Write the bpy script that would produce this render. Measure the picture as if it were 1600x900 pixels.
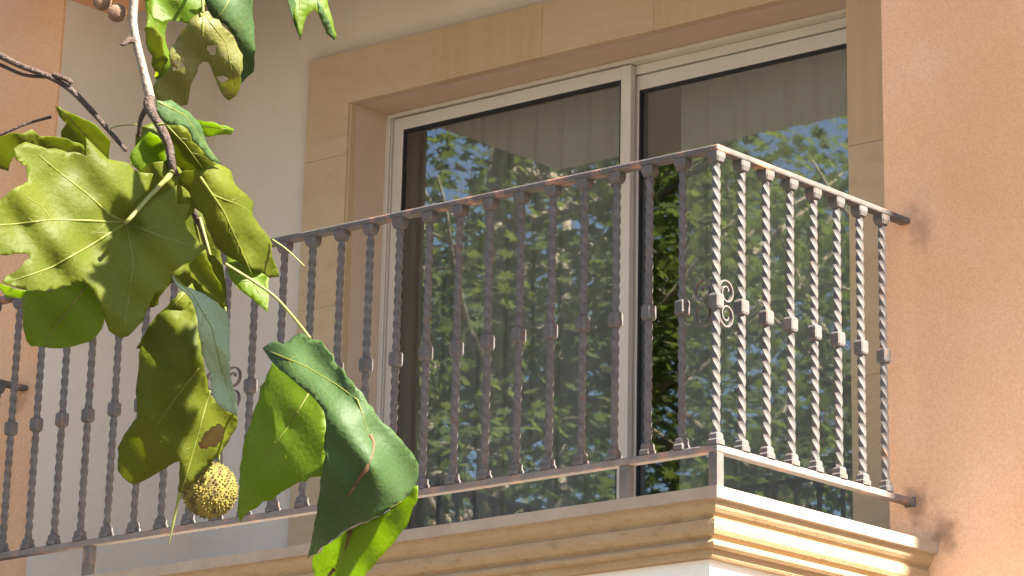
import bpy, math, random
from mathutils import Vector, Matrix, noise
from mathutils.geometry import delaunay_2d_cdt
rad = math.radians
scene = bpy.context.scene
col = scene.collection
for o in list(bpy.data.objects): bpy.data.objects.remove(o)

# ------------------------------------------------------------------ camera
ZO = 3.6714                                   # all heights below are measured from the balusters' feet
CAM = Vector((5.98396, -8.04747, -2.07140)); F = 5347.89; PX, PY = 329.033, -592.199
yaw, pit, rol = 0.6375298, 0.3590819, 0.0002989
fwd = Vector((-math.sin(yaw)*math.cos(pit), math.cos(yaw)*math.cos(pit), math.sin(pit)))
rt = Vector((math.cos(yaw), math.sin(yaw), 0)); up = rt.cross(fwd)
rt, up = rt*math.cos(rol)+up*math.sin(rol), up*math.cos(rol)-rt*math.sin(rol)
cam = bpy.data.cameras.new('camera'); camo = bpy.data.objects.new('camera', cam); col.objects.link(camo)
m = Matrix((rt, up, -fwd)).transposed().to_4x4(); m.translation = CAM+Vector((0, 0, ZO)); camo.matrix_world = m
cam.sensor_width = 36; cam.lens = F/1600*36; cam.shift_x = -PX/1600; cam.shift_y = PY/1600
cam.clip_start = 0.05; cam.clip_end = 3000
scene.camera = camo

# ------------------------------------------------------------------ light
ELEV, AZ = rad(44), rad(1.4)                  # the sun stands along the facade, a hair behind its plane
sdir = Vector((math.cos(ELEV)*math.cos(AZ), math.cos(ELEV)*math.sin(AZ), math.sin(ELEV)))
w = bpy.data.worlds.new('World'); scene.world = w; w.use_nodes = True
nt = w.node_tree; bg = nt.nodes['Background']; sk = nt.nodes.new('ShaderNodeTexSky')
sk.sky_type = 'NISHITA'; sk.sun_disc = False; sk.sun_elevation = ELEV; sk.sun_rotation = math.atan2(sdir.x, sdir.y)
sk.air_density = 0.8; sk.dust_density = 1.0; sk.ozone_density = 0.3
nt.links.new(sk.outputs[0], bg.inputs[0]); bg.inputs[1].default_value = 0.05
sl = bpy.data.lights.new('sun', 'SUN'); sl.energy = 5.0; sl.angle = rad(0.55); sl.color = (1.0, 0.93, 0.82)
so = bpy.data.objects.new('sun', sl); col.objects.link(so); so.rotation_euler = sdir.to_track_quat('Z', 'Y').to_euler()
so.location = (20, 0, 25)
scene.view_settings.view_transform = 'Standard'; scene.view_settings.look = 'None'
scene.view_settings.gamma = 1; scene.view_settings.exposure = 3.2
scene.cycles.max_bounces = 7; scene.cycles.diffuse_bounces = 3; scene.cycles.glossy_bounces = 3; scene.cycles.transparent_max_bounces = 8

# ------------------------------------------------------------------ materials
def node(nt, t, **kw):
    n = nt.nodes.new(t)
    for k, v in kw.items(): setattr(n, k, v)
    return n
def mat(name, c1, c2=None, rough=0.8, scale=6, bump=0.0, bscale=120, spec=0.3, streak=None, stains=(), metal=0.0,
        fine=0.0, blotch=None):
    """procedural paint/stone: two colours mixed by noise, fine grain, optional blotches and local dirt marks"""
    M = bpy.data.materials.new(name); M.use_nodes = True; n = M.node_tree; L = n.links.new
    b = n.nodes['Principled BSDF']; b.inputs['Roughness'].default_value = rough
    b.inputs['Specular IOR Level'].default_value = spec; b.inputs['Metallic'].default_value = metal
    geo = node(n, 'ShaderNodeNewGeometry'); pos = geo.outputs['Position']
    vec = pos
    if streak:
        mp = node(n, 'ShaderNodeMapping'); mp.inputs['Scale'].default_value = streak; L(pos, mp.inputs[0]); vec = mp.outputs[0]
    nz = node(n, 'ShaderNodeTexNoise'); nz.inputs['Scale'].default_value = scale; nz.inputs['Detail'].default_value = 6
    nz.inputs['Roughness'].default_value = 0.62; L(vec, nz.inputs[0])
    rp = node(n, 'ShaderNodeMapRange'); rp.inputs[1].default_value = 0.33; rp.inputs[2].default_value = 0.68; L(nz.outputs[0], rp.inputs[0])
    mx = node(n, 'ShaderNodeMix', data_type='RGBA'); L(rp.outputs[0], mx.inputs[0])
    mx.inputs[6].default_value = (*c1, 1); mx.inputs[7].default_value = (*(c2 or c1), 1)
    out = mx.outputs[2]
    def darken(out, fac, c, mode='MIX'):
        k = node(n, 'ShaderNodeMix', data_type='RGBA', blend_type=mode); L(fac, k.inputs[0]); L(out, k.inputs[6])
        k.inputs[7].default_value = (*c, 1); return k.outputs[2]
    if blotch:                                 # (colour, scale, threshold, strength)
        bz = node(n, 'ShaderNodeTexNoise'); bz.inputs['Scale'].default_value = blotch[1]; bz.inputs['Detail'].default_value = 8
        L(vec, bz.inputs[0])
        br = node(n, 'ShaderNodeMapRange'); br.inputs[1].default_value = blotch[2]; br.inputs[2].default_value = blotch[2]+.13
        br.inputs[4].default_value = blotch[3]; L(bz.outputs[0], br.inputs[0]); out = darken(out, br.outputs[0], blotch[0])
    if fine:
        fz = node(n, 'ShaderNodeTexNoise'); fz.inputs['Scale'].default_value = bscale*1.6; fz.inputs['Detail'].default_value = 3
        L(pos, fz.inputs[0])
        fr = node(n, 'ShaderNodeMapRange'); fr.inputs[1].default_value = .35; fr.inputs[2].default_value = .7
        fr.inputs[4].default_value = fine; L(fz.outputs[0], fr.inputs[0]); out = darken(out, fr.outputs[0], tuple(x*.45 for x in c1))
    for (p, r, s, c) in stains:                # dirt where iron meets the wall
        sb = node(n, 'ShaderNodeVectorMath', operation='SUBTRACT'); L(pos, sb.inputs[0]); sb.inputs[1].default_value = (p[0], p[1], p[2]+ZO)
        ml = node(n, 'ShaderNodeVectorMath', operation='MULTIPLY'); L(sb.outputs[0], ml.inputs[0]); ml.inputs[1].default_value = (1/r[0], 0, 1/r[1])
        ds = node(n, 'ShaderNodeVectorMath', operation='LENGTH'); L(ml.outputs[0], ds.inputs[0])
        z2 = node(n, 'ShaderNodeTexNoise'); z2.inputs['Scale'].default_value = 22; z2.inputs['Detail'].default_value = 7; L(pos, z2.inputs[0])
        ad = node(n, 'ShaderNodeMath', operation='MULTIPLY_ADD'); L(z2.outputs[0], ad.inputs[0]); ad.inputs[1].default_value = 1.6
        L(ds.outputs[1], ad.inputs[2])
        sr = node(n, 'ShaderNodeMapRange', interpolation_type='SMOOTHSTEP'); sr.inputs[1].default_value = 1.75; sr.inputs[2].default_value = 0.7
        sr.inputs[3].default_value = 0; sr.inputs[4].default_value = s; L(ad.outputs[0], sr.inputs[0])
        out = darken(out, sr.outputs[0], c)
    L(out, b.inputs['Base Color'])
    if bump:
        bn = node(n, 'ShaderNodeTexNoise'); bn.inputs['Scale'].default_value = bscale; bn.inputs['Detail'].default_value = 5; L(pos, bn.inputs[0])
        bp = node(n, 'ShaderNodeBump'); bp.inputs['Strength'].default_value = bump; bp.inputs['Distance'].default_value = 0.006
        L(bn.outputs[0], bp.inputs['Height']); L(bp.outputs[0], b.inputs['Normal'])
    return M
def leaf_mat(name, c1, c2, trans, tf=0.45, rough=0.45, spot=(0.10, 0.05, 0.01), spots=0.35, scale=14, spec=0.35):
    M = bpy.data.materials.new(name); M.use_nodes = True; n = M.node_tree; L = n.links.new
    b = n.nodes['Principled BSDF']; out = n.nodes['Material Output']
    b.inputs['Roughness'].default_value = rough; b.inputs['Specular IOR Level'].default_value = spec
    geo = node(n, 'ShaderNodeNewGeometry'); pos = geo.outputs['Position']
    def nzr(s, a, bb, det=6):
        z = node(n, 'ShaderNodeTexNoise'); z.inputs['Scale'].default_value = s; z.inputs['Detail'].default_value = det; L(pos, z.inputs[0])
        r = node(n, 'ShaderNodeMapRange'); r.inputs[1].default_value = a; r.inputs[2].default_value = bb; L(z.outputs[0], r.inputs[0]); return r.outputs[0], z
    fac, _ = nzr(scale, .32, .7)
    mx = node(n, 'ShaderNodeMix', data_type='RGBA'); L(fac, mx.inputs[0]); mx.inputs[6].default_value = (*c1, 1); mx.inputs[7].default_value = (*c2, 1)
    f2, z2 = nzr(scale*4.5, .66, .74, 9)
    mu = node(n, 'ShaderNodeMath', operation='MULTIPLY'); L(f2, mu.inputs[0]); mu.inputs[1].default_value = spots
    m2 = node(n, 'ShaderNodeMix', data_type='RGBA'); L(mu.outputs[0], m2.inputs[0]); L(mx.outputs[2], m2.inputs[6]); m2.inputs[7].default_value = (*spot, 1)
    L(m2.outputs[2], b.inputs['Base Color'])
    vr = node(n, 'ShaderNodeTexVoronoi', feature='DISTANCE_TO_EDGE'); vr.inputs['Scale'].default_value = 420; L(pos, vr.inputs[0])
    vm = node(n, 'ShaderNodeMapRange'); vm.inputs[1].default_value = 0; vm.inputs[2].default_value = .16; vm.inputs[3].default_value = 1.09; vm.inputs[4].default_value = .96; L(vr.outputs[0], vm.inputs[0])
    hv = node(n, 'ShaderNodeHueSaturation'); L(vm.outputs[0], hv.inputs['Value']); L(m2.outputs[2], hv.inputs['Color']); L(hv.outputs[0], b.inputs['Base Color'])
    tr = node(n, 'ShaderNodeBsdfTranslucent')
    m3 = node(n, 'ShaderNodeMix', data_type='RGBA'); L(mu.outputs[0], m3.inputs[0]); m3.inputs[6].default_value = (*trans, 1); m3.inputs[7].default_value = (*spot, 1)
    h2 = node(n, 'ShaderNodeHueSaturation'); L(vm.outputs[0], h2.inputs['Value']); L(m3.outputs[2], h2.inputs['Color']); L(h2.outputs[0], tr.inputs[0])
    ms = node(n, 'ShaderNodeMixShader'); ms.inputs[0].default_value = tf; L(b.outputs[0], ms.inputs[1]); L(tr.outputs[0], ms.inputs[2])
    L(ms.outputs[0], out.inputs[0])
    vz = node(n, 'ShaderNodeTexVoronoi', feature='DISTANCE_TO_EDGE'); vz.inputs['Scale'].default_value = scale*14; L(pos, vz.inputs[0])
    bp = node(n, 'ShaderNodeBump'); bp.inputs['Strength'].default_value = .25; bp.inputs['Distance'].default_value = .0015
    L(vz.outputs[0], bp.inputs['Height']); L(bp.outputs[0], b.inputs['Normal']); L(bp.outputs[0], tr.inputs['Normal'])
    return M
def glass_mat():
    M = bpy.data.materials.new('window_glass'); M.use_nodes = True; n = M.node_tree; L = n.links.new; out = n.nodes['Material Output']
    n.nodes.remove(n.nodes['Principled BSDF'])
    fr = node(n, 'ShaderNodeFresnel'); fr.inputs[0].default_value = 2.3
    tr = node(n, 'ShaderNodeBsdfTransparent'); tr.inputs[0].default_value = (.96, .975, .96, 1)
    gl = node(n, 'ShaderNodeBsdfGlossy'); gl.inputs['Roughness'].default_value = 0.014; gl.inputs['Color'].default_value = (.95, 1, .98, 1)
    geo = node(n, 'ShaderNodeNewGeometry'); z = node(n, 'ShaderNodeTexNoise'); z.inputs['Scale'].default_value = 1.6; z.inputs['Detail'].default_value = 1
    L(geo.outputs['Position'], z.inputs[0]); bp = node(n, 'ShaderNodeBump'); bp.inputs['Strength'].default_value = .02; bp.inputs['Distance'].default_value = .05
    L(z.outputs[0], bp.inputs['Height']); L(bp.outputs[0], gl.inputs['Normal'])
    ms = node(n, 'ShaderNodeMixShader'); inv = node(n, 'ShaderNodeMath', operation='SUBTRACT'); inv.inputs[0].default_value = 1; L(geo.outputs['Backfacing'], inv.inputs[1])
    fm = node(n, 'ShaderNodeMath', operation='MULTIPLY'); L(fr.outputs[0], fm.inputs[0]); L(inv.outputs[0], fm.inputs[1])
    L(fm.outputs[0], ms.inputs[0]); L(tr.outputs[0], ms.inputs[1]); L(gl.outputs[0], ms.inputs[2]); L(ms.outputs[0], out.inputs[0])
    return M

YW = 1.037; YB = 1.937; XL, XR = -4.115, -0.08; RX = -4.18
dirt = (.16, .09, .05)
M = {}
M['orange'] = mat('terracotta_stucco', (.60, .325, .17), (.61, .375, .24), .9, 1.3, .5, 90, .1, fine=.3, blotch=((.55, .295, .15), 1.7, .5, .5),
    stains=[((.06, YW, .88), (.07, .13), .45, dirt), ((.03, YW, -.02), (.08, .10), .7, dirt), ((.12, YW, -.13), (.085, .09), .7, dirt),
            ((RX-.03, YW, .88), (.06, .12), .5, dirt)])
M['beige'] = mat('cream_stucco', (.52, .455, .38), (.56, .495, .42), .92, 2.2, .3, 110, .1, fine=.12)
M['white_wall'] = mat('white_stucco', (.66, .62, .55), (.70, .66, .60), .9, 3, .3, 100, .15, fine=.1)
M['trim'] = mat('tan_cast_stone', (.41, .30, .185), (.44, .33, .215), .85, 5, .2, 140, .2, fine=.2, streak=(1, 1, 3.5), blotch=((.32, .22, .13), 7, .56, .25))
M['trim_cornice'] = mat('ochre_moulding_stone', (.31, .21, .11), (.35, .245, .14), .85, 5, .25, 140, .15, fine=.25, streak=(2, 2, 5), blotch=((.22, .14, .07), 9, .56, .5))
M['trim_pale'] = mat('pale_tan_cast_stone', (.43, .32, .21), (.47, .355, .245), .85, 5, .15, 140, .2, fine=.15)
M['trim_dark'] = mat('ochre_cast_stone', (.385, .275, .16), (.42, .305, .185), .85, 4, .2, 140, .2, fine=.2, streak=(6, 6, .6))
M['reveal'] = mat('rose_beige_plaster', (.43, .315, .23), (.46, .34, .255), .88, 4, .15, 120, .15, fine=.1)
M['slab'] = mat('weathered_stone_edge', (.36, .275, .20), (.30, .22, .155), .85, 9, .25, 120, .2, fine=.25, blotch=((.27, .2, .14), 16, .58, .5))
M['iron'] = mat('painted_iron', (.080, .071, .066), (.104, .092, .086), .5, 26, .25, 260, .07, blotch=((.16, .085, .055), 21, .60, .7))
M['iron_rust'] = mat('weathered_iron_rail', (.076, .066, .060), (.10, .087, .08), .46, 30, .3, 260, .1, blotch=((.30, .15, .10), 13, .56, .85))
M['iron_tan'] = mat('bounce_lit_iron_rail', (.13, .108, .095), (.165, .135, .12), .5, 20, .3, 260, .1, blotch=((.28, .16, .11), 11, .54, .8))  # paler tan paints in the sun bounced up onto the bottom rail
M['alu'] = mat('cream_aluminium', (.44, .39, .33), (.48, .43, .37), .42, 5, .05, 300, .45)
M['gasket'] = mat('black_rubber', (.012, .012, .013), None, .6)
M['curtain'] = mat('grey_curtain_cloth', (.135, .137, .132), (.148, .149, .143), .95, 9, .1, 400, .05, streak=(8, 8, .5))
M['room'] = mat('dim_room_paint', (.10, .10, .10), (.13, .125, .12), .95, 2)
M['deck'] = mat('pale_bounce_tile', (.40, .35, .29), (.36, .31, .26), .7, 5, .1)  # pale tone meant to bounce sunlight off the added deck sheet
M['floor'] = mat('balcony_tile', (.42, .36, .29), (.38, .32, .26), .7, 5, .1)
M['paving'] = mat('pale_paving', (.10, .085, .07), (.125, .105, .086), .9, .8, .3, 40, .2, fine=.2)
M['asphalt'] = mat('street_asphalt', (.06, .06, .06), (.08, .078, .075), .95, 1.2, .4, 60, .2)
M['bark'] = mat('mottled_plane_bark', (.20, .16, .115), (.34, .29, .21), .85, 9, .5, 30, .2, blotch=((.12, .09, .06), 6, .52, .8))
M['twig'] = mat('brown_twig_bark', (.026, .016, .011), (.06, .04, .03), .75, 60, .6, 400, .25, blotch=((.04, .022, .016), 120, .52, .8))
M['pale_twig'] = mat('pale_peeled_bark', (.10, .08, .062), (.155, .127, .10), .6, 40, .3, 300, .3, blotch=((.14, .08, .05), 70, .60, .8))
M['petiole'] = mat('green_leaf_stalk', (.10, .11, .02), (.13, .13, .035), .55, 30)
M['glass'] = glass_mat()
M['leaf_olive'] = leaf_mat('olive_leaf_underside', (.055, .068, .005), (.082, .096, .007), (.27, .31, .010), .45, .55, spec=.15)
M['leaf_green'] = leaf_mat('fresh_green_leaf', (.060, .098, .006), (.085, .128, .009), (.35, .46, .010), .55, .5, spots=.15, spec=.2)
M['leaf_top'] = leaf_mat('bluish_leaf_topside', (.020, .042, .008), (.034, .062, .018), (.12, .20, .015), .22, .6, spots=.1, spec=.22)
M['leaf_pale'] = leaf_mat('silvery_leaf_fold', (.13, .175, .10), (.18, .225, .14), (.2, .26, .1), .3, .55, spots=.1, spec=.25)
M['leaf_worn'] = leaf_mat('eaten_brown_spotted_leaf', (.10, .105, .022), (.135, .12, .035), (.33, .33, .04), .45, .55, (.13, .07, .02), .9, 22)
M['vein'] = leaf_mat('pale_vein', (.12, .13, .022), (.145, .155, .03), (.36, .39, .05), .4, .5, spots=0)
M['vein_brown'] = mat('brown_scar', (.06, .03, .012), (.09, .045, .02), .8, 60)
M['crown_a'] = leaf_mat('sunlit_plane_foliage', (.062, .085, .026), (.092, .118, .042), (.22, .27, .06), .4, .5, scale=2.2, spots=0)
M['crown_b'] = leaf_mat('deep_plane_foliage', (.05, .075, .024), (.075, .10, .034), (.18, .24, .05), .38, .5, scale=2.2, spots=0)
M['seed'] = mat('yellow_seed_head', (.15, .12, .018), (.095, .075, .013), .9, 110, 0, blotch=((.04, .026, .008), 170, .47, .8))
M['seed_brown'] = mat('brown_seed_head', (.11, .065, .04), (.16, .10, .065), .85, 160)
M['brown_patch'] = mat('dry_leaf_patch', (.085, .035, .006), (.085, .06, .008), .8, 60)

# ------------------------------------------------------------------ mesh helpers
class MB:
    def __init__(s): s.v = []; s.f = []
    def box(s, x0, x1, y0, y1, z0, z1):
        b = len(s.v)
        s.v += [(x, y, z) for z in (z0, z1) for y in (y0, y1) for x in (x0, x1)]
        s.f += [tuple(b+i for i in q) for q in ((0, 2, 3, 1), (4, 5, 7, 6), (0, 1, 5, 4), (2, 6, 7, 3), (0, 4, 6, 2), (1, 3, 7, 5))]
        return s
    def tube(s, pts, rads, n=8, cap=True):
        pts = [Vector(p) for p in pts]; b = len(s.v); k = len(pts)
        t0 = (pts[1]-pts[0]).normalized(); a = t0.orthogonal().normalized()
        for i, p in enumerate(pts):
            t = (pts[min(i+1, k-1)]-pts[max(i-1, 0)]).normalized()
            a = (a-t*a.dot(t)); a = a.normalized() if a.length > 1e-6 else t.orthogonal().normalized()
            c = t.cross(a)
            for j in range(n):
                th = 2*math.pi*j/n; s.v.append(tuple(p+(a*math.cos(th)+c*math.sin(th))*rads[i]))
        for i in range(k-1):
            for j in range(n):
                s.f.append((b+i*n+j, b+i*n+(j+1) % n, b+(i+1)*n+(j+1) % n, b+(i+1)*n+j))
        if cap: s.f.append(tuple(b+j for j in range(n-1, -1, -1))); s.f.append(tuple(b+(k-1)*n+j for j in range(n)))
        return s
    def ribbon(s, pts, side, w, th):
        """flat bar bent along pts, 'side' is the bar's constant broad direction"""
        pts = [Vector(p) for p in pts]; side = Vector(side).normalized(); b = len(s.v); k = len(pts)
        for i, p in enumerate(pts):
            t = (pts[min(i+1, k-1)]-pts[max(i-1, 0)]).normalized(); nn = t.cross(side).normalized()
            for (q, r) in ((-1, -1), (1, -1), (1, 1), (-1, 1)): s.v.append(tuple(p+side*q*w/2+nn*r*th/2))
        for i in range(k-1):
            for j in range(4): s.f.append((b+i*4+j, b+i*4+(j+1) % 4, b+(i+1)*4+(j+1) % 4, b+(i+1)*4+j))
        s.f.append((b+3, b+2, b+1, b)); e = b+(k-1)*4; s.f.append((e, e+1, e+2, e+3)); return s
    def mesh(s, name, m, dz=ZO, smooth=False):
        me = bpy.data.meshes.new(name); me.from_pydata([(x, y, z+dz) for x, y, z in s.v], [], s.f); me.materials.append(m); me.validate()
        if smooth: me.polygons.foreach_set('use_smooth', [True]*len(me.polygons))
        me.update(); return me
    def build(s, name, m, parent=None, bevel=0, smooth=False, recalc=False):
        me = s.mesh(name, m, smooth=smooth)
        if recalc:
            import bmesh
            bm = bmesh.new(); bm.from_mesh(me); bmesh.ops.recalc_face_normals(bm, faces=bm.faces); bm.to_mesh(me); bm.free()
        return link(name, me, parent, bevel)
def link(name, me, parent=None, bevel=0, loc=None):
    o = bpy.data.objects.new(name, me); col.objects.link(o)
    if loc is not None: o.location = (loc[0], loc[1], loc[2]+ZO)
    if parent is not None:
        o.parent = parent
        if parent.type == 'EMPTY': o.matrix_parent_inverse = Matrix.Translation(parent.location).inverted()
    if bevel:
        b = o.modifiers.new('bevel', 'BEVEL'); b.width = bevel; b.segments = 2; b.limit_method = 'ANGLE'
    return o
def tag(o, label, cat, group=None, kind=None):
    if kind: o['kind'] = kind
    if label: o['label'] = label
    if cat: o['category'] = cat
    if group: o['group'] = group
    return o
def thing(name, label, cat, loc, group=None):
    o = bpy.data.objects.new(name, None); col.objects.link(o); o.location = (loc[0], loc[1], loc[2]+ZO); o.empty_display_size = .2
    return tag(o, label, cat, group)
def B(name, m, parent, *b, bevel=0.0): return MB().box(*b).build(name, M[m], parent, bevel)

G = -ZO
# ------------------------------------------------------------------ ground
def sheet(name, x0, x1, y0, y1, z, m):
    mb = MB(); mb.v = [(x0, y0, z), (x1, y0, z), (x1, y1, z), (x0, y1, z)]; mb.f = [(0, 1, 2, 3)]
    o = mb.build(name, M[m]); o['kind'] = 'structure'; return o
sheet('ground', -900, 900, -900, 900, G, 'paving')
sheet('road', -900, 900, -34, -21, G+.012, 'asphalt')

# ------------------------------------------------------------------ the building
bld = thing('apartment_building', 'terracotta stucco building with recessed balcony and cream sliding door', 'building', (-2.1, YW, G))
TOP = 6.2; WR = 5.95
B('front_wall', 'orange', bld, XR, WR, YW, YB+.3, G, TOP)
B('front_wall', 'orange', bld, -11, XL, YW, YB+.3, G, TOP)
B('lintel_wall', 'orange', bld, XL+.002, XR-.002, YW+.003, YW+.3, 2.53, TOP)
B('side_wall', 'beige', bld, XL-.02, XL+.006, YW+.012, YB, -.16, 2.74)
B('recess_ceiling', 'beige', bld, XL+.006, XR-.002, YW+.3, YB, 2.74, 2.95)
# back wall with the door opening
OX0, OX1, OZ = -3.300, -0.815, 2.150
B('back_wall', 'beige', bld, XL+.006, OX0-.03, YB, YB+.3, -.3, 2.74)
B('back_wall', 'beige', bld, OX1+.03, XR+.1, YB, YB+.3, -.3, 2.74)
B('back_wall', 'beige', bld, OX0-.03, OX1+.03, YB+.001, YB+.3, OZ+.03, 2.74)
# door surround of cast stone blocks, 3 cm proud of the wall
sur = B('window_surround', 'reveal', bld, OX0-.028, OX0, YB+.012, YB+.30, -.15, OZ)
MBl = 'surround_block'
yb0, yb1 = YB-.034, YB+.012
bx0, bx1, bzt, iz = -3.545, OX1+.235, 2.378, 2.150; ix0 = -3.312
def block(x0, x1, z0, z1, m): return B(MBl, m, sur, x0, x1, yb0+random.Random(x0+z0).uniform(-.0012, .0012), yb1, z0, z1, bevel=.0012)
g = .0004
for z0, z1, m_ in ((-.15, .62, 'trim'), (.62, 1.30, 'trim'), (1.30, 1.93, 'trim')): block(bx0, ix0, z0+g, z1-g, m_)
block(bx0, -2.86, iz, bzt, 'trim'); block(bx0, ix0, 1.93+g, iz-g*0, 'trim')
xs = [-2.86, -2.28, -1.72, -1.15, bx1]
for k in range(4): block(xs[k]+g, xs[k+1]-g, iz, bzt, ('trim_dark', 'trim', 'trim_dark', 'trim')[k])
for z0, z1, m_ in ((-.15, .66, 'trim'), (.66, 1.52, 'trim'), (1.52, iz, 'trim_dark')): block(OX1, bx1, z0+g, z1-g, m_)
B('surround_head', 'reveal', sur, OX0, OX1, YB+.013, YB+.30, OZ, OZ+.028)
B('surround_jamb', 'reveal', sur, OX1, OX1+.028, YB+.013, YB+.30, -.15, OZ)
B('surround_groove', 'trim_dark', sur, OX0-.012, OX0-.002, YB-.022, YB+.013, -.15, OZ)

# sliding door
GY = YB+.2
dr = MB()
dr.box(OX0, OX0+.022, GY-.012, GY+.10, -.15, OZ)             # jambs, head, sill track
dr.box(OX1-.022, OX1, GY-.012, GY+.10, -.15, OZ)
dr.box(OX0+.022, OX1-.022, GY-.012, GY+.10, OZ-.017, OZ-.001)
dr.box(OX0+.022, OX1-.022, GY+.036, GY+.10, OZ-.055, OZ-.018)
dr.box(OX0+.022, OX1-.022, GY-.02, GY+.10, -.149, -.115)
door = dr.build('sliding_door', M['alu'], bld, .002)
B('track_fin', 'alu', door, OX0+.026, OX0+.030, GY-.006, GY+.03, -.11, OZ-.02)
def panel(x0, x1, z0, z1, y, st, tr):
    B('door_stile', 'alu', door, x0, x0+st, y, y+.032, z0, z1, bevel=.003); B('door_stile', 'alu', door, x1-st, x1, y, y+.032, z0, z1, bevel=.003)
    B('door_rail', 'alu', door, x0+st+.0005, x1-st-.0005, y+.001, y+.031, z1-tr, z1-.001, bevel=.002); B('door_rail', 'alu', door, x0+st+.0005, x1-st-.0005, y+.001, y+.031, z0+.001, z0+.09, bevel=.002)
    a0, a1, c0, c1 = x0+st, x1-st, z0+.09, z1-tr; q = .009
    gk = MB()
    for bb in ((a0, a0+q, c0, c1), (a1-q, a1, c0, c1), (a0+q, a1-q, c1-q*1.5, c1), (a0+q, a1-q, c0, c0+q)): gk.box(bb[0], bb[1], y+.006, y+.026, bb[2], bb[3])
    gk.build('gasket', M['gasket'], door)
    B('pane', 'glass', door, a0+.004, a1-.004, y+.013, y+.019, c0+.004, c1-.004)
panel(OX0+.034, -2.013, -.113, OZ-.021, GY, .050, .054)
panel(-2.058, OX1-.023, -.113, OZ-.058, GY+.046, .050, .060)

# room behind the glass
rm = MB()
R0, R1, RY0, RY1 = -4.6, .6, YB+.302, 6.4
rm.box(R0, R1, RY1, RY1+.1, -.3, 2.7); rm.box(R0-.1, R0, RY0, RY1+.1, -.3, 2.7); rm.box(R1, R1+.1, RY0, RY1+.1, -.3, 2.7)
rm.box(R0, R1, RY0, RY1, 2.6, 2.7); rm.box(R0, R1, RY0, RY1, -.3, -.15)
rm.box(R0, OX0-.03, RY0, RY0+.02, -.15, 2.6); rm.box(OX1+.03, R1, RY0, RY0+.02, -.15, 2.6); rm.box(OX0-.03, OX1+.03, RY0, RY0+.02, OZ+.03, 2.6)
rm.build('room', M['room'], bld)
def curtain(x0, x1, label, ph):
    n = int((x1-x0)/.012); mb = MB(); zs = [-.13+i*(2.5/7) for i in range(8)]
    for k in range(2):
        for z in zs:
            for i in range(n+1):
                x = x0+(x1-x0)*i/n
                y = RY0+.13+.011*math.sin(x*41+ph+.7*math.sin(x*7)+.12*z)+.005*math.sin(x*90+ph)+k*.003
                mb.v.append((x, y, z))
    nn = (n+1)*len(zs)
    for k in range(2):
        for j in range(len(zs)-1):
            for i in range(n):
                a = k*nn+j*(n+1)+i; q = (a, a+1, a+n+2, a+n+1); mb.f.append(q if k == 0 else q[::-1])
    o = mb.build('curtain', M['curtain'], None, smooth=True); return tag(o, label, 'curtain', 'curtains behind the sliding door')
curtain(-3.60, -2.21, 'pleated grey curtain behind the left sliding door panel', 0)
curtain(-1.925, -.83, 'pleated grey curtain behind the right fixed door panel', 2)

# floor, bay under the balcony, cornice
B('balcony_floor', 'floor', bld, XL+.006, XR-.002, YW-.0, YB+.19, -.30, -.152)
B('bay_wall', 'white_wall', bld, RX, 0, -.03, YW, G, -.30)
PROF = [(.100, -.150), (.100, -.184), (.086, -.187), (.084, -.197), (.079, -.208), (.070, -.219), (.060, -.228), (.058, -.234), (.066, -.237), (.067, -.252),
        (.064, -.266), (.056, -.278), (.044, -.286), (.042, -.291), (.051, -.294), (.055, -.301), (.053, -.309), (.046, -.314), (.030, -.316), (.028, -.334), (.024, -.339), (.0, -.340)]
def sweep(name, prof, m, parent, dz=0, x0=RX, x1=0.0, y0=-.03, y1=YW, smooth=False):
    mb = MB(); n = len(prof)
    for (ox, oy, px, py) in ((-1, 0, x0, y1), (-1, -1, x0, y0), (1, -1, x1, y0), (1, 0, x1, y1)):
        for o_, z in prof: mb.v.append((px+ox*o_, py+oy*o_, z+dz))
    for k in range(3):
        for i in range(n-1): mb.f.append((k*n+i, k*n+i+1, (k+1)*n+i+1, (k+1)*n+i))
    return mb, n
def cornice(parent, dz=0):
    mb, n = sweep('', PROF[:3], None, None, dz)
    mb.f.append((0, n, 2*n, 3*n))                                  # walking surface
    mb.build('slab_edge', M['slab'], parent, recalc=False)
    mb, n = sweep('', [(.0999, -.184)][:0]+PROF[2:], None, None, dz); mb.f.append(tuple(k*n+n-1 for k in (3, 2, 1, 0)))
    mb.build('cornice', M['trim_cornice'], parent)
cornice(bld)
B('bounce_deck', 'deck', bld, RX-.06, .06, -.09, YW-.001, -.1495, -.146)  # unseen pale sheet added over the slab to bounce sun into the recess
# upper balcony, the roof of this one
cornice(bld, 2.94)
B('upper_slab', 'white_wall', bld, RX+.001, -.001, -.029, YW, 2.61, 2.785)

B('upper_soffit', 'white_wall', bld, RX-.02, .02, -.05, YW-.001, 2.590, 2.5995)

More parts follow.
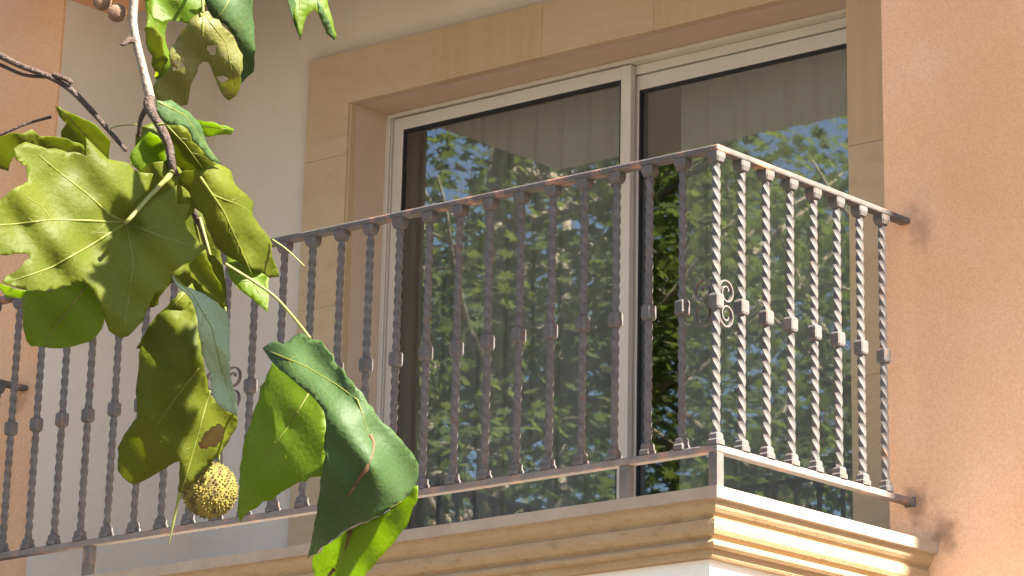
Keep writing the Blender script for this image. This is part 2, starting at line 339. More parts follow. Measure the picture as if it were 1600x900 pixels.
# ------------------------------------------------------------------ railing
rail = thing('balcony_railing', 'dark twisted iron railing around the balcony edge', 'railing', (-2.09, 0, -.15))
S = .12819
hw = .022
hr = MB().box(RX-hw, hw, -hw, hw, .900, .921); hr.build('handrail', M['iron_rust'], rail, .006)
for x, nm in ((0, 0), (RX, 1)):
    MB().box(x-hw+.0004, x+hw-.0004, hw+.0003, YW+.0005, .9003, .9207).build('handrail', M['iron_rust'], rail, .006)
bw = .017
MB().box(RX-bw, bw, -bw, bw, -.022, 0).build('bottom_rail', M['iron_tan'], rail, .003)
for x in (0, RX): MB().box(x-bw+.0004, x+bw-.0004, bw+.0003, YW+.0005, -.0217, -.0003).build('bottom_rail', M['iron_tan'], rail, .003)
for x in (0, RX):
    MB().box(x-.021, x+.021, YW-.005, YW+.002, -.027, .004).build('wall_plate', M['iron'], rail, .002)
for x, y in ((0, 0), (-.335, 0), (-1.49, 0), (-2.64, 0), (-3.75, 0), (RX, 0)):
    MB().box(x-.0165, x+.0165, y-.0165, y+.0165, -.152, -.0222).build('post', M['iron_rust'], rail, .002)
# twisted square bar
def twisted(ph):
    mb = MB(); n = 150; a = .0098; L_ = .9; pitch = -2*math.pi/.150
    for i in range(n+1):
        z = L_*i/n; t = min(max((z-.035)/.83, 0), 1)*.83*pitch+ph
        for j in range(4):
            th = t+math.pi/4+j*math.pi/2; r = a*1.36
            mb.v.append((r*math.cos(th), r*math.sin(th), z))
            th2 = th+math.pi/4; mb.v.append((a*.985*math.cos(th2), a*.985*math.sin(th2), z))
    for i in range(n):
        for j in range(8): mb.f.append((i*8+j, i*8+(j+1) % 8, (i+1)*8+(j+1) % 8, (i+1)*8+j))
    return mb.mesh('baluster', M['iron'], 0)
def knob(name, prof):
    mb = MB(); k = len(prof)
    for r, z in prof:
        for j in range(8):
            th = (j//2)*math.pi/2+math.pi/4+(-1 if j % 2 == 0 else 1)*.12; mb.v.append((r*1.38*math.cos(th), r*1.38*math.sin(th), z))
    for i in range(k-1):
        for j in range(8): mb.f.append((i*8+j, i*8+(j+1) % 8, (i+1)*8+(j+1) % 8, (i+1)*8+j))
    mb.f.append(tuple(range(7, -1, -1))); mb.f.append(tuple((k-1)*8+j for j in range(8)))
    return mb.mesh(name, M['iron'], 0)
me_sh = [twisted(.37*k) for k in range(4)]
CZ = .437
me_cap = knob('top_collar', [(.0115, .866), (.0155, .870), (.0185, .879), (.020, .884), (.020, .8995)])
me_mid = knob('collar', [(.0115, CZ-.024), (.0145, CZ-.022), (.0168, CZ-.016), (.0168, CZ+.016), (.0145, CZ+.022), (.0115, CZ+.024)])
me_base = knob('base_collar', [(.0185, .0003), (.0185, .013), (.0155, .018), (.015, .031), (.0115, .037)])
spots = [(-i*S, 0) for i in range(25)]
gap = (-RX-24*S)/8
spots += [(-24*S-gap*k, 0) for k in range(1, 9)]
spots += [(0, j*S) for j in range(1, 8)]+[(RX, j*S) for j in range(1, 8)]
rv = random.Random(4)
for (x, y) in spots:
    b_ = link('baluster', me_sh[rv.randrange(4)], rail, loc=(x, y, 0))
    for nm, me in (('top_collar', me_cap), ('collar', me_mid), ('base_collar', me_base)):
        c_ = bpy.data.objects.new(nm, me); col.objects.link(c_); c_.parent = b_; c_.location.z = rv.uniform(-.004, .004) if nm == 'collar' else 0; c_.rotation_euler.z = rv.uniform(-.07, .07) if nm == 'collar' else 0
def scroll(loc, dx, dy):
    mb = MB()
    for sgn in (1, -1):
        pts = []
        for i in range(40):
            t = i/39; th = math.radians(228-560*t); r = .034*(1-t)**.62+.009
            u = .049+r*math.cos(th)*.93-.002; v = sgn*(.035+r*math.sin(th)*.95)
            pts.append((loc[0]+dx*u, loc[1]+dy*u, CZ+v))
        mb.ribbon(pts, (dy, dx, 0), .011, .0048)
    mb.box(loc[0]+dx*.008-abs(dy)*.006, loc[0]+dx*.020+abs(dy)*.006, loc[1]+dy*.008-abs(dx)*.006, loc[1]+dy*.020+abs(dx)*.006, CZ-.013, CZ+.013) if dx+dy > 0 else \
        mb.box(loc[0]+dx*.020-abs(dy)*.006, loc[0]+dx*.008+abs(dy)*.006, loc[1]+dy*.020-abs(dx)*.006, loc[1]+dy*.008+abs(dx)*.006, CZ-.013, CZ+.013)
    mb.build('scroll', M['iron'], rail)
scroll((0, 0), 0, 1); scroll((0, 0), -1, 0); scroll((-16*S, 0), 1, 0); scroll((-16*S, 0), -1, 0)
scroll((RX, 0), 1, 0); scroll((RX, 0), 0, 1)

# ------------------------------------------------------------------ the near plane tree branch
def px(u, v, d):
    """the point d metres ahead along the sight line through a photograph pixel"""
    return CAM+(rt*((u-800-PX)/F)-up*((v-450-PY)/F)+fwd)*d
tree = thing('plane_tree', 'plane tree branch with large lobed leaves hanging before the balcony', 'tree', (3.1, -8.2, G))
def inside(p, poly):
    x, y = p; r = False; j = len(poly)-1
    for i in range(len(poly)):
        xi, yi = poly[i]; xj, yj = poly[j]
        if (yi > y) != (yj > y) and x < (xj-xi)*(y-yi)/(yj-yi)+xi: r = not r
        j = i
    return r
def smooth_outline(pts, seg=14, jag=0.0, rnd=None):
    out = []; n = len(pts)
    for i in range(n):
        p0, p1, p2, p3 = (Vector(pts[(i+k-1) % n]) for k in range(4))
        a = (p1-p0).normalized(); c = (p2-p1).normalized(); sharp1 = a.dot(c) < .25
        e = (p3-p2).normalized(); sharp2 = c.dot(e) < .25
        m1 = (p2-p1)*.6 if sharp1 else (p2-p0)*.42; m2 = (p2-p1)*.6 if sharp2 else (p3-p1)*.42
        k = max(1, int((p2-p1).length/seg))
        for q in range(k):
            t = q/k; h = (2*t**3-3*t*t+1)*p1+(t**3-2*t*t+t)*m1+(-2*t**3+3*t*t)*p2+(t**3-t*t)*m2
            if jag and q: h += Vector((-(p2-p1).y, (p2-p1).x)).normalized()*rnd.uniform(-jag, jag)
            out.append((h.x, h.y))
    return out
leaf_id = 0
def leaf(outline, d0, a, b, m, veins=(), bend=0.007, fold=None, label=None, ripple=.0042, brown=(), jag=1.3, holes=(), seg=9):
    """blade with the outline of a photographed leaf; a, b tilt it in depth (m per 100 px), bend curls it about its middle,
    fold=(u0,v0,u1,v1,k) creases it"""
    global leaf_id; leaf_id += 1; rnd = random.Random(leaf_id)
    pl = smooth_outline(outline, seg, jag, rnd)
    ar = sum(pl[i-1][0]*pl[i][1]-pl[i][0]*pl[i-1][1] for i in range(len(pl))); sg_ = 1 if ar > 0 else -1; q_ = list(pl)
    for i in range(0, len(pl), 1):
        if rnd.random() < .16:
            a_, b_ = pl[i-1], pl[(i+1) % len(pl)]; tx, ty = b_[0]-a_[0], b_[1]-a_[1]; l_ = math.hypot(tx, ty) or 1; h_ = rnd.uniform(1.5, 4.0)
            q_[i] = (pl[i][0]+sg_*ty/l_*h_, pl[i][1]-sg_*tx/l_*h_)
    pl = q_
    uc = sum(p[0] for p in pl)/len(pl); vc = sum(p[1] for p in pl)/len(pl); ph = leaf_id*3.7
    def dep(u, v):
        x, y = (u-uc)/100, (v-vc)/100
        d = d0+a*x+b*y+bend*(x*x+y*y)+ripple*(math.sin(x*4.1+ph)*math.cos(y*3.3-ph)+.6*math.sin(x*7.7-y*6.1+ph))
        if fold:
            u0, v0, u1, v1, k = fold; L_ = math.hypot(u1-u0, v1-v0); s_ = ((u-u0)*(v1-v0)-(v-v0)*(u1-u0))/L_/100; d += k*abs(s_)
        for (vl, _, _) in veins[:4]:
            best = min((u-q[0])**2+(v-q[1])**2 for q in vl); d += .0024*math.exp(-best/420)
        return d
    us = [p[0] for p in pl]; vs = [p[1] for p in pl]; inner = []
    u = min(us)
    while u < max(us):
        v = min(vs)
        while v < max(vs):
            q = (u+rnd.uniform(-3, 3), v+rnd.uniform(-3, 3))
            if inside(q, pl): inner.append(q)
            v += 8.5
        u += 8.5
    n = len(pl)
    vv, _, ff, *_ = delaunay_2d_cdt([Vector(p) for p in pl]+[Vector(p) for p in inner], [], [list(range(n))], 1, 1e-3)
    ff = [f for f in ff if inside((sum(vv[i].x for i in f)/3, sum(vv[i].y for i in f)/3), pl)]
    for hp in holes: ff = [f for f in ff if not inside((sum(vv[i].x for i in f)/3, sum(vv[i].y for i in f)/3), hp)]
    mb = MB(); mb.v = [tuple(px(p.x, p.y, dep(p.x, p.y))) for p in vv]
    mb.f = [tuple(f) for f in ff]
    o = mb.build('leaf', M[m], tree, smooth=True)
    sd = o.modifiers.new('thickness', 'SOLIDIFY'); sd.thickness = .0006; sd.offset = 0
    if label: o['label'] = label
    vb = MB(); bb = MB()
    for (vl, r0, r1) in veins:
        pts = []
        for i in range(len(vl)-1):
            k = max(2, int(math.hypot(vl[i+1][0]-vl[i][0], vl[i+1][1]-vl[i][1])/7))
            for q in range(k): t = q/k; pts.append((vl[i][0]+(vl[i+1][0]-vl[i][0])*t, vl[i][1]+(vl[i+1][1]-vl[i][1])*t))
        pts.append(vl[-1]); N = len(pts)
        vb.tube([px(x, y, dep(x, y)-.0004) for x, y in pts], [(r0+(r1-r0)*i/(N-1))*.00032 for i in range(N)], 6)
        for i in range(4, N-3, 4):                               # side veins
            tx, ty = pts[i+1][0]-pts[i-1][0], pts[i+1][1]-pts[i-1][1]; l = math.hypot(tx, ty) or 1; tx /= l; ty /= l
            for sg in (-1, 1):
                an = sg*rnd.uniform(.7, .95); dx, dy = tx*math.cos(an)-ty*math.sin(an), tx*math.sin(an)+ty*math.cos(an)
                L_ = rnd.uniform(.3, .6)*min(75, 7*(N-i)*.6+14); sp = []
                for q in range(7):
                    x, y = pts[i][0]+dx*L_*q/6+tx*q*q*.25, pts[i][1]+dy*L_*q/6+ty*q*q*.25
                    if not inside((x, y), pl): break
                    sp.append((x, y))
                if len(sp) > 2: vb.tube([px(x, y, dep(x, y)-.0002) for x, y in sp], [.00022-.00016*q/len(sp) for q in range(len(sp))], 4)
    if vb.v: vb.build('vein', M['vein'], o, smooth=True)
    for (vl, r0) in brown:
        bb.tube([px(x, y, dep(x, y)-.0006) for x, y in vl], [r0*.00043*(.6+.4*math.sin(i*2.2+1)) for i in range(len(vl))], 6)
    if bb.v: bb.build('scar', M['vein_brown'], o, smooth=True)
    return o, dep
def z1(*p): return [(x/3, y/3) for x, y in p]
def z2(*p): return [(x/2.5, y/2.5+200) for x, y in p]
def z3(*p): return [(x/2, y/2+450) for x, y in p]
def z4(*p): return [(x/2.1429+330, y/2.1429+480) for x, y in p]

# big lobed leaf in front
leaf(z2((500,345),(560,310),(620,262),(690,225),(692,298),(742,298),(724,350),(735,400),(762,434),(802,468),(770,505),(715,535),(680,560),(650,612),(602,650),(580,700),
        (560,752),(522,792),(478,820),(430,790),(405,740),(392,690),(362,632),(330,600),(260,612),(150,637),(60,622),(8,600),(60,560),(122,508),(108,490),(50,492),(-22,482),
        (-45,400),(-22,312),(0,280),(60,232),(110,205),(100,150),(62,122),(52,82),(100,54),(160,72),(240,95),(310,97),(338,112),(335,38),(380,82),(420,122),(480,132),(540,172),(598,178),(575,240),(520,300)),
     2.20, .030, -.012, 'leaf_olive',
     [(z2((492,370),(350,362),(200,358),(60,375),(-20,380)), 3.2, 1.2), (z2((492,370),(360,455),(200,545),(40,600)), 3.2, 1.0), (z2((492,370),(430,340),(340,258),(240,180),(150,105)), 3.0, 1.0),
      (z2((492,370),(520,520),(500,680),(480,800)), 1.6, .8), (z2((492,370),(620,420),(780,470)), 1.6, .7), (z2((200,358),(160,300),(100,270)), 1.4, .6)],
     bend=.001, ripple=.003, label='large olive lobed leaf with a sunlit patch and pale veins')
leaf(z2((98,640),(130,618),(200,640),(330,592),(390,670),(406,760),(362,830),(290,852),(220,860),(160,852),(120,852),(96,800),(90,720)), 2.235, -.01, .02, 'leaf_green',
     [(z2((350,600),(260,720),(170,842)), 2.4, .8)])
leaf(z2((-20,600),(10,612),(60,630),(150,640),(110,662),(60,662),(10,640)), 2.26, 0, .02, 'leaf_green')
# dark leaf on the right of the stem
leaf(z2((700,180),(780,165),(850,150),(900,166),(912,210),(960,258),(990,290),(986,340),(1020,390),(1052,430),(1062,500),(1092,580),(1050,585),(1000,560),(940,530),(890,500),(850,470),(812,390),(790,335),(760,310),(738,250),(702,220)),
     2.30, .02, .012, 'leaf_olive', [(z2((782,190),(870,320),(940,470),(985,575)), 2.8, .8), (z2((830,260),(930,300),(985,330)), 1.5, .5)], fold=(312,270,395,430,.035))
leaf(z2((880,480),(940,520),(1000,560),(1050,585),(1048,640),(1046,722),(960,650),(902,592),(890,540)), 2.325, -.01, -.02, 'leaf_green', [(z2((900,500),(980,590),(1040,690)), 1.8, .8)])
# hanging leaf below, with its pale turned-over side
leaf(z3((440,185),(476,112),(545,60),(600,40),(628,120),(630,200),(640,252),(662,340),(742,405),(722,460),(690,515),(640,562),(582,622),(562,664),(560,540),(520,562),(470,592),(420,615),(385,592),(371,540),(378,480),(402,440),(430,400),(424,330),(430,280),(440,230)),
     2.26, .02, .006, 'leaf_olive', [(z3((622,250),(545,350),(480,442)), 1.6, .8), (z3((656,320),(620,450),(590,560),(562,655)), 2.2, 1.2)], fold=(312,480,285,770,.03))
leaf(z3((655,440),(690,425),(700,455),(680,490),(640,500),(620,490),(635,465)), 2.251, .02, .006, 'leaf_worn', ripple=.0005, jag=2.2, seg=3)[0].data.materials[0] = M['brown_patch']
leaf(z3((524,-66),(545,-30),(575,-5),(612,8),(640,20),(690,60),(716,120),(715,250),(735,340),(741,402),(690,372),(666,332),(660,282),(640,222),(622,150),(616,90),(600,40),(565,0),(540,-30)),
     2.238, .03, -.006, 'leaf_pale', [(z3((530,-50),(600,20),(660,120),(700,280),(738,398)), 1.6, .5)])
leaf(z3((430,185),(480,100),(560,20),(600,-10),(620,60),(600,160),(480,200)), 2.285, .01, .01, 'leaf_olive', [(z3((590,0),(490,110),(480,180)), 1.8, .8)])
leaf(z2((560,700),(600,640),(680,560),(740,520),(800,470),(830,560),(870,640),(880,700),(830,690),(770,600),(720,560),(640,640),(600,700)), 2.30, 0, .01, 'leaf_olive')
leaf([(215,205),(258,188),(300,200),(330,240),(340,275),(330,330),(345,400),(352,470),(300,462),(262,430),(232,340),(216,260)], 2.37, .01, -.01, 'leaf_olive', [([(270,200),(300,320),(330,450)], 2, .8)])
leaf([(225,-20),(250,-25),(262,10),(258,60),(268,100),(250,132),(242,90),(232,40)], 2.40, .02, .0, 'leaf_green', [([(240,-15),(252,120)], 1.8, .6)])
leaf([(300,395),(335,400),(352,440),(350,520),(330,560),(310,540),(298,470)], 2.33, .0, .01, 'leaf_olive', [([(318,400),(330,550)], 1.8, .8)])
leaf([(188,300),(225,262),(264,252),(292,280),(300,330),(240,372),(200,360)], 2.30, .0, .01, 'leaf_olive', [([(270,262),(210,345)], 1.8, .8)])
# bright backlit leaf and the big folded one in front of the door
leaf(z4((205,182),(250,208),(300,250),(350,298),(377,340),(386,400),(386,500),(376,560),(330,570),(260,606),(200,640),(150,666),(112,698),(96,716),(90,690),(95,600),(105,480),(120,420),(150,330),(180,250)),
     2.33, -.035, -.02, 'leaf_green', [(z4((327,288),(265,390),(190,492)), 2.2, .7)], ripple=.002)
leaf(z4((172,138),(215,112),(242,125),(300,90),(340,108),(382,130),(412,180),(452,232),(502,290),(562,370),(622,430),(692,522),(686,590),(680,612),(640,650),(570,690),(500,720),(450,745),(400,782),(322,842),(335,790),(350,720),(360,640),(370,560),(386,450),(378,350),(340,300),(280,250),(215,195)),
     2.27, .010, -.012, 'leaf_top', [(z4((200,150),(320,200),(420,260),(490,310),(530,430)), 2.0, 1.0)], fold=(558,620,575,700,.022),
     brown=[(z4((530,428),(545,455),(538,500),(520,540),(495,575),(480,600)), 4.5), (z4((480,600),(470,615),(458,636)), 3)], bend=.018, label='dark bluish leaf folded over with a brown scar')
leaf(z4((692,596),(682,650),(660,720),(610,790),(560,842),(505,910),(430,985),(352,1000),(346,900),(338,850),(400,790),(450,750),(520,722),(600,680),(650,640)),
     2.315, -.03, .01, 'leaf_green', [(z4((640,650),(470,745),(445,820),(405,890),(380,960)), 1.4, .8)], brown=[(z4((468,748),(455,790),(447,815)), 3.5), (z4((412,876),(396,895),(388,905)), 4)], ripple=.002)
# leaves at the top of the branch
leaf(z1((690,-60),(980,-60),(970,0),(952,52),(880,112),(850,100),(800,96),(760,100),(722,92),(700,20)), 2.36, 0, -.02, 'leaf_green', [(z1((950,-40),(952,60)), 2.4, 1.6), (z1((900,-60),(760,80)), 1.5, .6)])
wl = z1((950,56),(880,112),(830,180),(792,260),(800,300),(742,380),(722,420),(735,455),(760,490),(820,500),(880,490),(890,430),(914,340),(950,282),(975,290),(1010,370),(1030,420),(1050,445),(1072,472),(1110,446),(1130,380),(1132,260),(1082,170),(1020,100))
leaf(wl, 2.34, .01, .012, 'leaf_worn', [(z1((952,60),(950,160),(930,270)), 2.2, 1.0), (z1((952,60),(870,200),(800,400)), 1.6, .6), (z1((952,60),(1060,200),(1100,400)), 1.6, .6)],
     jag=2.2, holes=[z1((975,205),(1020,215),(1010,262),(980,250)), z1((820,290),(862,270),(850,330),(815,330)), z1((1030,345),(1062,352),(1058,392),(1034,385))], label='ragged insect eaten leaf with brown holes')
leaf(z1((960,-40),(982,60),(1062,120),(1112,200),(1132,300),(1130,392),(1182,330),(1197,230),(1190,150),(1182,40),(1172,-40)), 2.37, .03, 0, 'leaf_top', [(z1((1090,-30),(1040,60),(1010,90)), 2, .8)])
leaf(z1((676,130),(720,128),(746,152),(776,280),(770,312),(740,382),(725,330),(705,230)), 2.345, -.02, 0, 'leaf_olive')
leaf(z1((735,468),(800,480),(862,512),(930,570),(962,660),(1012,740),(1042,772),(990,752),(930,682),(880,602),(850,577),(770,577),(733,520)), 2.27, .04, .01, 'leaf_top', [(z1((745,480),(870,540),(940,650),(1010,745)), 1.6, .6)])
leaf(z1((925,560),(1000,578),(1062,590),(1098,606),(1080,626),(1000,636),(945,632)), 2.29, 0, .02, 'leaf_green', [(z1((930,590),(1090,608)), 1.6, .5)])
leaf(z1((640,680),(700,618),(742,640),(772,720),(770,790),(700,812),(640,790),(608,740)), 2.30, .01, .01, 'leaf_green')
leaf(z1((770,580),(852,582),(902,640),(942,700),(1002,750),(1032,792),(960,802),(900,832),(850,802),(810,722)), 2.32, .01, .01, 'leaf_olive', [(z1((780,585),(870,680),(950,790)), 1.8, .6)])
leaf(z1((268,498),(330,530),(392,560),(442,582),(492,632),(512,702),(502,742),(430,740),(380,720),(330,682),(290,660),(285,620),(315,580),(290,545)), 2.31, 0, .02, 'leaf_olive', [(z1((275,503),(380,610),(490,720)), 1.8, .7)])
leaf(z1((-60,640),(0,640),(60,622),(110,626),(150,606),(190,640),(282,646),(392,682),(400,722),(200,692),(120,682),(60,742),(40,800),(0,790),(-60,780)), 2.29, .0, .03, 'leaf_olive')
leaf([(448,-30),(452,0),(460,25),(466,45),(469,61),(474,40),(481,23),(492,14),(501,30),(512,50),(523,63),(522,45),(516,20),(510,-5),(500,-30)], 2.36, .02, -.02, 'leaf_green', [([(470,-20),(468,50)], 1.4, .5), ([(495,-20),(520,58)], 1.4, .5)])
leaf([(455,-5),(463,12),(468,40),(469,62),(463,45),(455,22),(450,0)], 2.352, .05, 0, 'leaf_top')
leaf([(496,0),(505,14),(516,40),(523,63),(512,52),(500,28)], 2.352, .05, 0, 'leaf_top')

# wood
def twig(name, pts, r, m='twig', bumps=()):
    P_ = [px(*p) for p in pts]; out = []; rr = []; n = len(P_)
    for i in range(n-1):
        p0, p1, p2, p3 = P_[max(i-1, 0)], P_[i], P_[i+1], P_[min(i+2, n-1)]
        for q in range(8):
            t = q/8; out.append(.5*((2*p1)+(p2-p0)*t+(2*p0-5*p1+4*p2-p3)*t*t+(3*p1-p0-3*p2+p3)*t**3)); rr.append(r[i]+(r[i+1]-r[i])*t)
    out.append(P_[-1]); rr.append(r[-1])
    rr = [x*.00043*(1+.10*noise.noise(o*90)) for x, o in zip(rr, out)]
    return MB().tube(out, rr, 10).build(name, M[m], tree, smooth=True)
def Z1(l, d): return [(x/3, y/3, d_) for (x, y), d_ in zip(l, d)]
twig('branch', Z1([(640,-420),(632,-150),(628,0),(624,100),(640,200),(672,330),(706,465)], [2.36, 2.35, 2.345, 2.34, 2.335, 2.33, 2.325]), [8.5, 8, 7.2, 6.5, 6.6, 6.8, 8.2], 'pale_twig')
twig('branch', Z1([(703,458),(700,500),(742,575),(792,680),(812,795)], [2.325, 2.32, 2.31, 2.30, 2.295])+[(290,305,2.335),(306,340,2.35),(316,362,2.355),(340,448,2.36),(352,480,2.36)], [9.5, 9, 7.5, 6.5, 6.2, 5.5, 5, 4, 3, 2])
twig('branch', Z1([(690,500),(660,560),(650,640)], [2.325, 2.33, 2.335]), [5, 4, 3])
twig('branch', Z1([(-420,60),(-200,160),(-20,250),(90,305),(225,358),(330,420),(420,510),(500,600),(590,705)], [2.45, 2.42, 2.40, 2.39, 2.385, 2.38, 2.37, 2.36, 2.34]), [8, 7, 5.4, 4.8, 4.4, 4.6, 4.8, 4.2, 3.2])
twig('branch', Z1([(-200,240),(-10,300),(110,350),(230,362)], [2.42, 2.40, 2.39, 2.385]), [3.5, 3.2, 3, 2.6])
twig('branch', Z1([(250,350),(320,375),(335,395)], [2.385, 2.38, 2.38]), [4.2, 4.0, 3.2])
twig('branch', Z1([(-100,660),(0,632),(120,582),(240,548)], [2.36, 2.36, 2.36, 2.36]), [3, 2.8, 2.2, 2.6])
twig('branch', Z1([(625,190),(600,190),(580,208),(562,206)], [2.335, 2.33, 2.325, 2.325]), [5, 6, 3, 1])
twig('petiole', [(268,270,2.29), (256,284,2.25), (232,308,2.215), (206,338,2.198), (196,348,2.197)], [5.2, 4, 3.4, 3.4, 3], 'petiole')
twig('petiole', [(352,412,2.30), (420,456,2.31), (452,488,2.30), (484,528,2.275)], [2.4, 2.4, 2.2, 2.6], 'petiole')
twig('petiole', [(312,340,2.35), (326,390,2.34), (336,430,2.34), (345,478,2.34)], [2.6, 2.4, 2.2, 2], 'petiole')
twig('petiole', [(425,374,2.33), (448,390,2.33), (476,416,2.33)], [1.6, 1.4, 1.0], 'petiole')
twig('petiole', [(280,770,2.26), (276,792,2.262), (270,820,2.262), (263,852,2.262)], [2.4, 2.2, 2, 1], 'petiole')
twig('petiole', Z1([(510,603),(560,590),(640,584)], [2.36, 2.35, 2.34]), [1.2, 1.2, 1.2], 'petiole')
twig('petiole', Z1([(735,585),(850,577),(900,600)], [2.29, 2.285, 2.28]), [2.2, 2, 1.4], 'petiole')
twig('petiole', Z1([(950,-120),(950,-20),(952,60)], [2.36, 2.34, 2.335]), [2.6, 2.6, 2.2], 'petiole')
twig('petiole', [(352,480,2.29), (356,560,2.30), (345,650,2.30), (342,722,2.30)], [1.6, 1.4, 1.3, 1.6], 'petiole')

def seed_ball(u, v, d, rpx, m, seed, label=None):
    rnd = random.Random(seed); c = px(u, v, d); R_ = rpx/F*d; mb = MB(); nu, nv = 48, 28
    for j in range(nv+1):
        for i in range(nu):
            th, ph = 2*math.pi*i/nu, math.pi*j/nv; q = Vector((math.sin(ph)*math.cos(th), math.sin(ph)*math.sin(th), math.cos(ph)))
            mb.v.append(tuple(c+q*R_*(.93+.05*noise.noise(q*7+Vector((seed, 0, 0)))+.03*noise.noise(q*16))))
    for j in range(nv):
        for i in range(nu): mb.f.append((j*nu+i, j*nu+(i+1) % nu, (j+1)*nu+(i+1) % nu, (j+1)*nu+i))
    N = 620
    for k in range(N):                                             # blunt achene tips
        z = 1-2*(k+.5)/N; t = k*2.399963; q = Vector((math.sqrt(1-z*z)*math.cos(t), math.sqrt(1-z*z)*math.sin(t), z))
        q = (q+Vector([rnd.uniform(-.03, .03) for _ in range(3)])).normalized(); a = q.orthogonal().normalized(); e = q.cross(a); b0 = len(mb.v); w_ = .045*R_; h = rnd.uniform(.97, 1.045)
        for j in range(5): th = j*2*math.pi/5; mb.v.append(tuple(c+q*R_*.92+(a*math.cos(th)+e*math.sin(th))*w_))
        mb.v.append(tuple(c+q*R_*h))
        for j in range(5): mb.f.append((b0+j, b0+(j+1) % 5, b0+5))
    o = mb.build('seed_ball', M[m], tree)
    if label: o['label'] = label
seed_ball(328, 766, 2.31, 45, 'seed', 3, 'yellow bristly seed ball hanging from the branch')
seed_ball(160, 2, 2.36, 15, 'seed_brown', 5); seed_ball(183, 20, 2.35, 15, 'seed_brown', 6)

# generic five-lobed leaf used in crowns
LOBE = [(0, -.05), (.22, -.30), (.16, -.02), (.52, .02), (.26, .22), (.42, .58), (.14, .46), (0, .82), (-.14, .46), (-.42, .58), (-.26, .22), (-.52, .02), (-.16, -.02), (-.22, -.30)]
def add_leaf(mb, c, nrm, size, spin, rnd):
    nrm = nrm.normalized(); a = nrm.orthogonal().normalized(); e = nrm.cross(a); b0 = len(mb.v)
    ca, sa = math.cos(spin), math.sin(spin); dr_ = rnd.uniform(-.25, .1)
    mb.v.append(tuple(c+(e*.22)*0))
    for x, y in LOBE:
        X, Y = x*ca-y*sa, x*sa+y*ca
        mb.v.append(tuple(c+(a*X+e*Y+nrm*dr_*(x*x+y*y))*size))
    n = len(LOBE)
    for j in range(n): mb.f.append((b0, b0+1+j, b0+1+(j+1) % n))
# rest of the near tree: trunk and limb out of the picture on the left, crown and added shade sprays above it
def limb(mb, pts, rads, n=9): mb.tube(pts, rads, n)
bT = px(-700, -900, 2.6)
tr_ = MB(); base = Vector((3.1, -8.2, G))
limb(tr_, [base, base+Vector((.03, .02, 1.2)), base+Vector((.0, .1, 2.4)), base+Vector((.15, .2, 3.3)), base+Vector((.2, .3, 4.6)), base+Vector((.1, .3, 6.2))], [.19, .16, .145, .13, .09, .03], 14)
tr_.build('trunk', M['bark'], tree, smooth=True)
j0 = base+Vector((.15, .2, 3.2)); e1 = px(640/3, -140, 2.36); e2 = px(-140, 20, 2.45)
lm = MB()
for e_, r1 in ((e1, .0037), (e2, .0034)):
    pts = [j0, j0.lerp(e_, .3)+Vector((0, 0, .22)), j0.lerp(e_, .65)+Vector((0, 0, .24)), e_.lerp(j0, .06)+Vector((0, 0, .06)), e_]
    limb(lm, pts, [.035, .022, .012, .005, r1], 8)
lm.build('limb', M['twig'], tree, smooth=True)
rnd = random.Random(11); cm = MB()
sp_ = MB()
for gu in range(-10, 330, 30):                                    # unseen sprays added above the frame to throw dappled shade
    for gv in range(260, 740, 34):
        if ((gu-60)/262)**2+((gv-250)/200)**2 < 1 or (gu > 250 and gv < 330): continue
        P_ = px(gu, gv, 2.23); t_ = .15
        while True:
            q = P_+sdir*t_; l = q-CAM; vv_ = 450+PY-F*l.dot(up)/l.dot(fwd)
            if vv_ < -110: break
            t_ += .02
        q += sdir*rnd.uniform(0, .10)
        hit_ = False
        for k in range(60):                                        # leave the gap that lets the sun reach the big leaf
            l = q-sdir*(.05+k*.008)-CAM; dd = l.dot(fwd)
            if abs(dd-2.185) < .04 and ((800+PX+F*l.dot(rt)/dd-90)/195)**2+((450+PY-F*l.dot(up)/dd-275)/130)**2 < 1: hit_ = True
        if hit_: continue
        add_leaf(sp_, q, sdir+Vector((rnd.uniform(-.3, .3), rnd.uniform(-.3, .3), rnd.uniform(-.3, .3))), rnd.uniform(.045, .065), rnd.uniform(0, 6.3), rnd)
sp_.build('shade_spray', M['leaf_olive'], tree)
for k in range(900):
    q = Vector((rnd.gauss(0, 1), rnd.gauss(0, 1), rnd.gauss(0, 1))).normalized()*(rnd.random()**.4)
    c = base+Vector((-.7, .1, 5.6))+Vector((q.x*1.5, q.y*1.6, q.z*1.7))
    add_leaf(cm, c, Vector((rnd.uniform(-.6, .6), rnd.uniform(-.6, .6), 1)), rnd.uniform(.10, .17), rnd.uniform(0, 6.3), rnd)
cm.build('crown', M['crown_a'], tree)

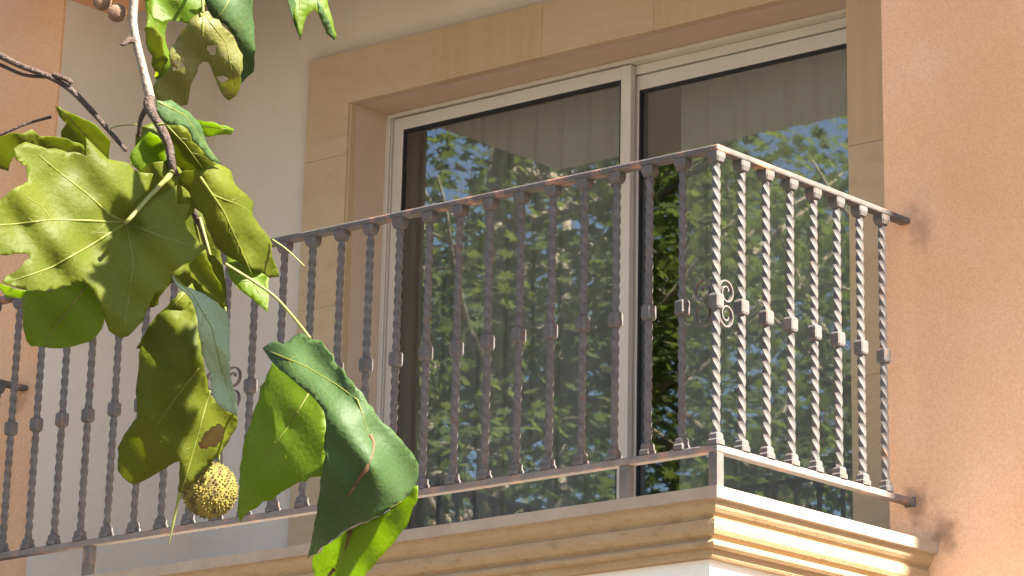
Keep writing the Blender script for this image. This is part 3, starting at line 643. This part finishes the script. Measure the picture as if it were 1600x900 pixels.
# ------------------------------------------------------------------ street trees seen mirrored in the door glass
def street_tree(x, y, h, cz, r, n, seed, label, m):
    rnd = random.Random(seed); t = thing('plane_tree', label, 'tree', (x, y, G), 'street trees mirrored in the door glass')
    b0 = Vector((x, y, G)); mb = MB()
    lean = Vector((rnd.uniform(-.3, .3), rnd.uniform(-.3, .3), 0))
    pts = [b0, b0+lean*.3+Vector((0, 0, h*.3)), b0+lean*.7+Vector((0, 0, h*.6)), b0+lean+Vector((0, 0, h*.95))]
    limb(mb, pts, [.24, .19, .13, .03], 12); mb.build('trunk', M['bark'], t, smooth=True)
    cl = []
    lb = MB(); cc = b0+Vector((0, 0, cz))
    for k in range(30):
        f = rnd.uniform(.32, .85); s0 = b0+lean*f+Vector((0, 0, h*f)); th = k*2.4+rnd.uniform(-.4, .4)
        L_ = r*rnd.uniform(.6, 1.0)*(1-.35*abs(f-.55)); e = s0+Vector((math.cos(th)*L_, math.sin(th)*L_, L_*rnd.uniform(.15, .75)))
        mid = s0.lerp(e, .5)+Vector((0, 0, -.1*L_)); limb(lb, [s0, mid, e], [.06, .035, .008], 6)
        for q in range(5):
            tt = rnd.uniform(.35, 1.05); c0 = s0.lerp(e, tt)+Vector((rnd.gauss(0, .35), rnd.gauss(0, .35), rnd.gauss(0, .3))); cl.append(c0)
            limb(lb, [s0.lerp(e, min(tt, .95)), c0], [.016, .004], 5)
    lb.build('limb', M['bark'], t, smooth=True)
    cb = MB()
    for k in range(n):
        c0 = cl[rnd.randrange(len(cl))]; c = c0+Vector((rnd.gauss(0, .34), rnd.gauss(0, .34), rnd.gauss(0, .30)))
        add_leaf(cb, c, Vector((rnd.uniform(-.8, .9), rnd.uniform(-.8, .8), 1)), rnd.uniform(.085, .155), rnd.uniform(0, 6.3), rnd)
    cb.build('crown', M[m], t)
street_tree(-9.9, -6.6, 10.4, 6.5, 3.4, 13000, 21, 'nearest bright plane tree mirrored in the left door panel', 'crown_a')
street_tree(-7.0, -8.2, 9.6, 6.8, 3.3, 13000, 22, 'plane tree mirrored in the right door panel', 'crown_b')
street_tree(-13.5, -11.5, 11.0, 7.5, 4.2, 13000, 23, 'tall plane tree mirrored behind the nearest one', 'crown_b')
street_tree(-11.5, -14.5, 11.5, 7.5, 4.0, 6000, 24, 'farther plane tree mirrored across both door panels', 'crown_b')
street_tree(-18.5, -15.5, 12.5, 8.0, 4.4, 6000, 25, 'farthest plane tree mirrored at the left edge of the glass', 'crown_a')

# ------------------------------------------------------------------ pale house across the street, mirrored low in the glass
fb = thing('house', 'pale rendered house across the street seen mirrored between the trees', 'house', (-31, -35, G))
c_, s_ = math.cos(rad(-38)), math.sin(rad(-38))
def fbox(name, m, x0, x1, y0, y1, z0, z1, parent=fb):
    mb = MB().box(x0, x1, y0, y1, z0, z1); mb.v = [(-31+x*c_-y*s_, -35+x*s_+y*c_, z) for x, y, z in mb.v]; return mb.build(name, M[m], parent)
fbox('wall', 'white_wall', -13, 13, -7, 0, G, G+12.2); fbox('roof', 'orange', -13.4, 13.4, -7.4, .4, G+12.2, G+12.7)
for i in range(7):
    for j in range(4):
        w_ = fbox('window', 'gasket', -11.4+i*3.6, -9.9+i*3.6, -.02, .03, G+1+j*2.9, G+2.6+j*2.9)
        fbox('sill', 'trim', -11.5+i*3.6, -9.8+i*3.6, .0, .12, G+.88+j*2.9, G+.99+j*2.9, w_)
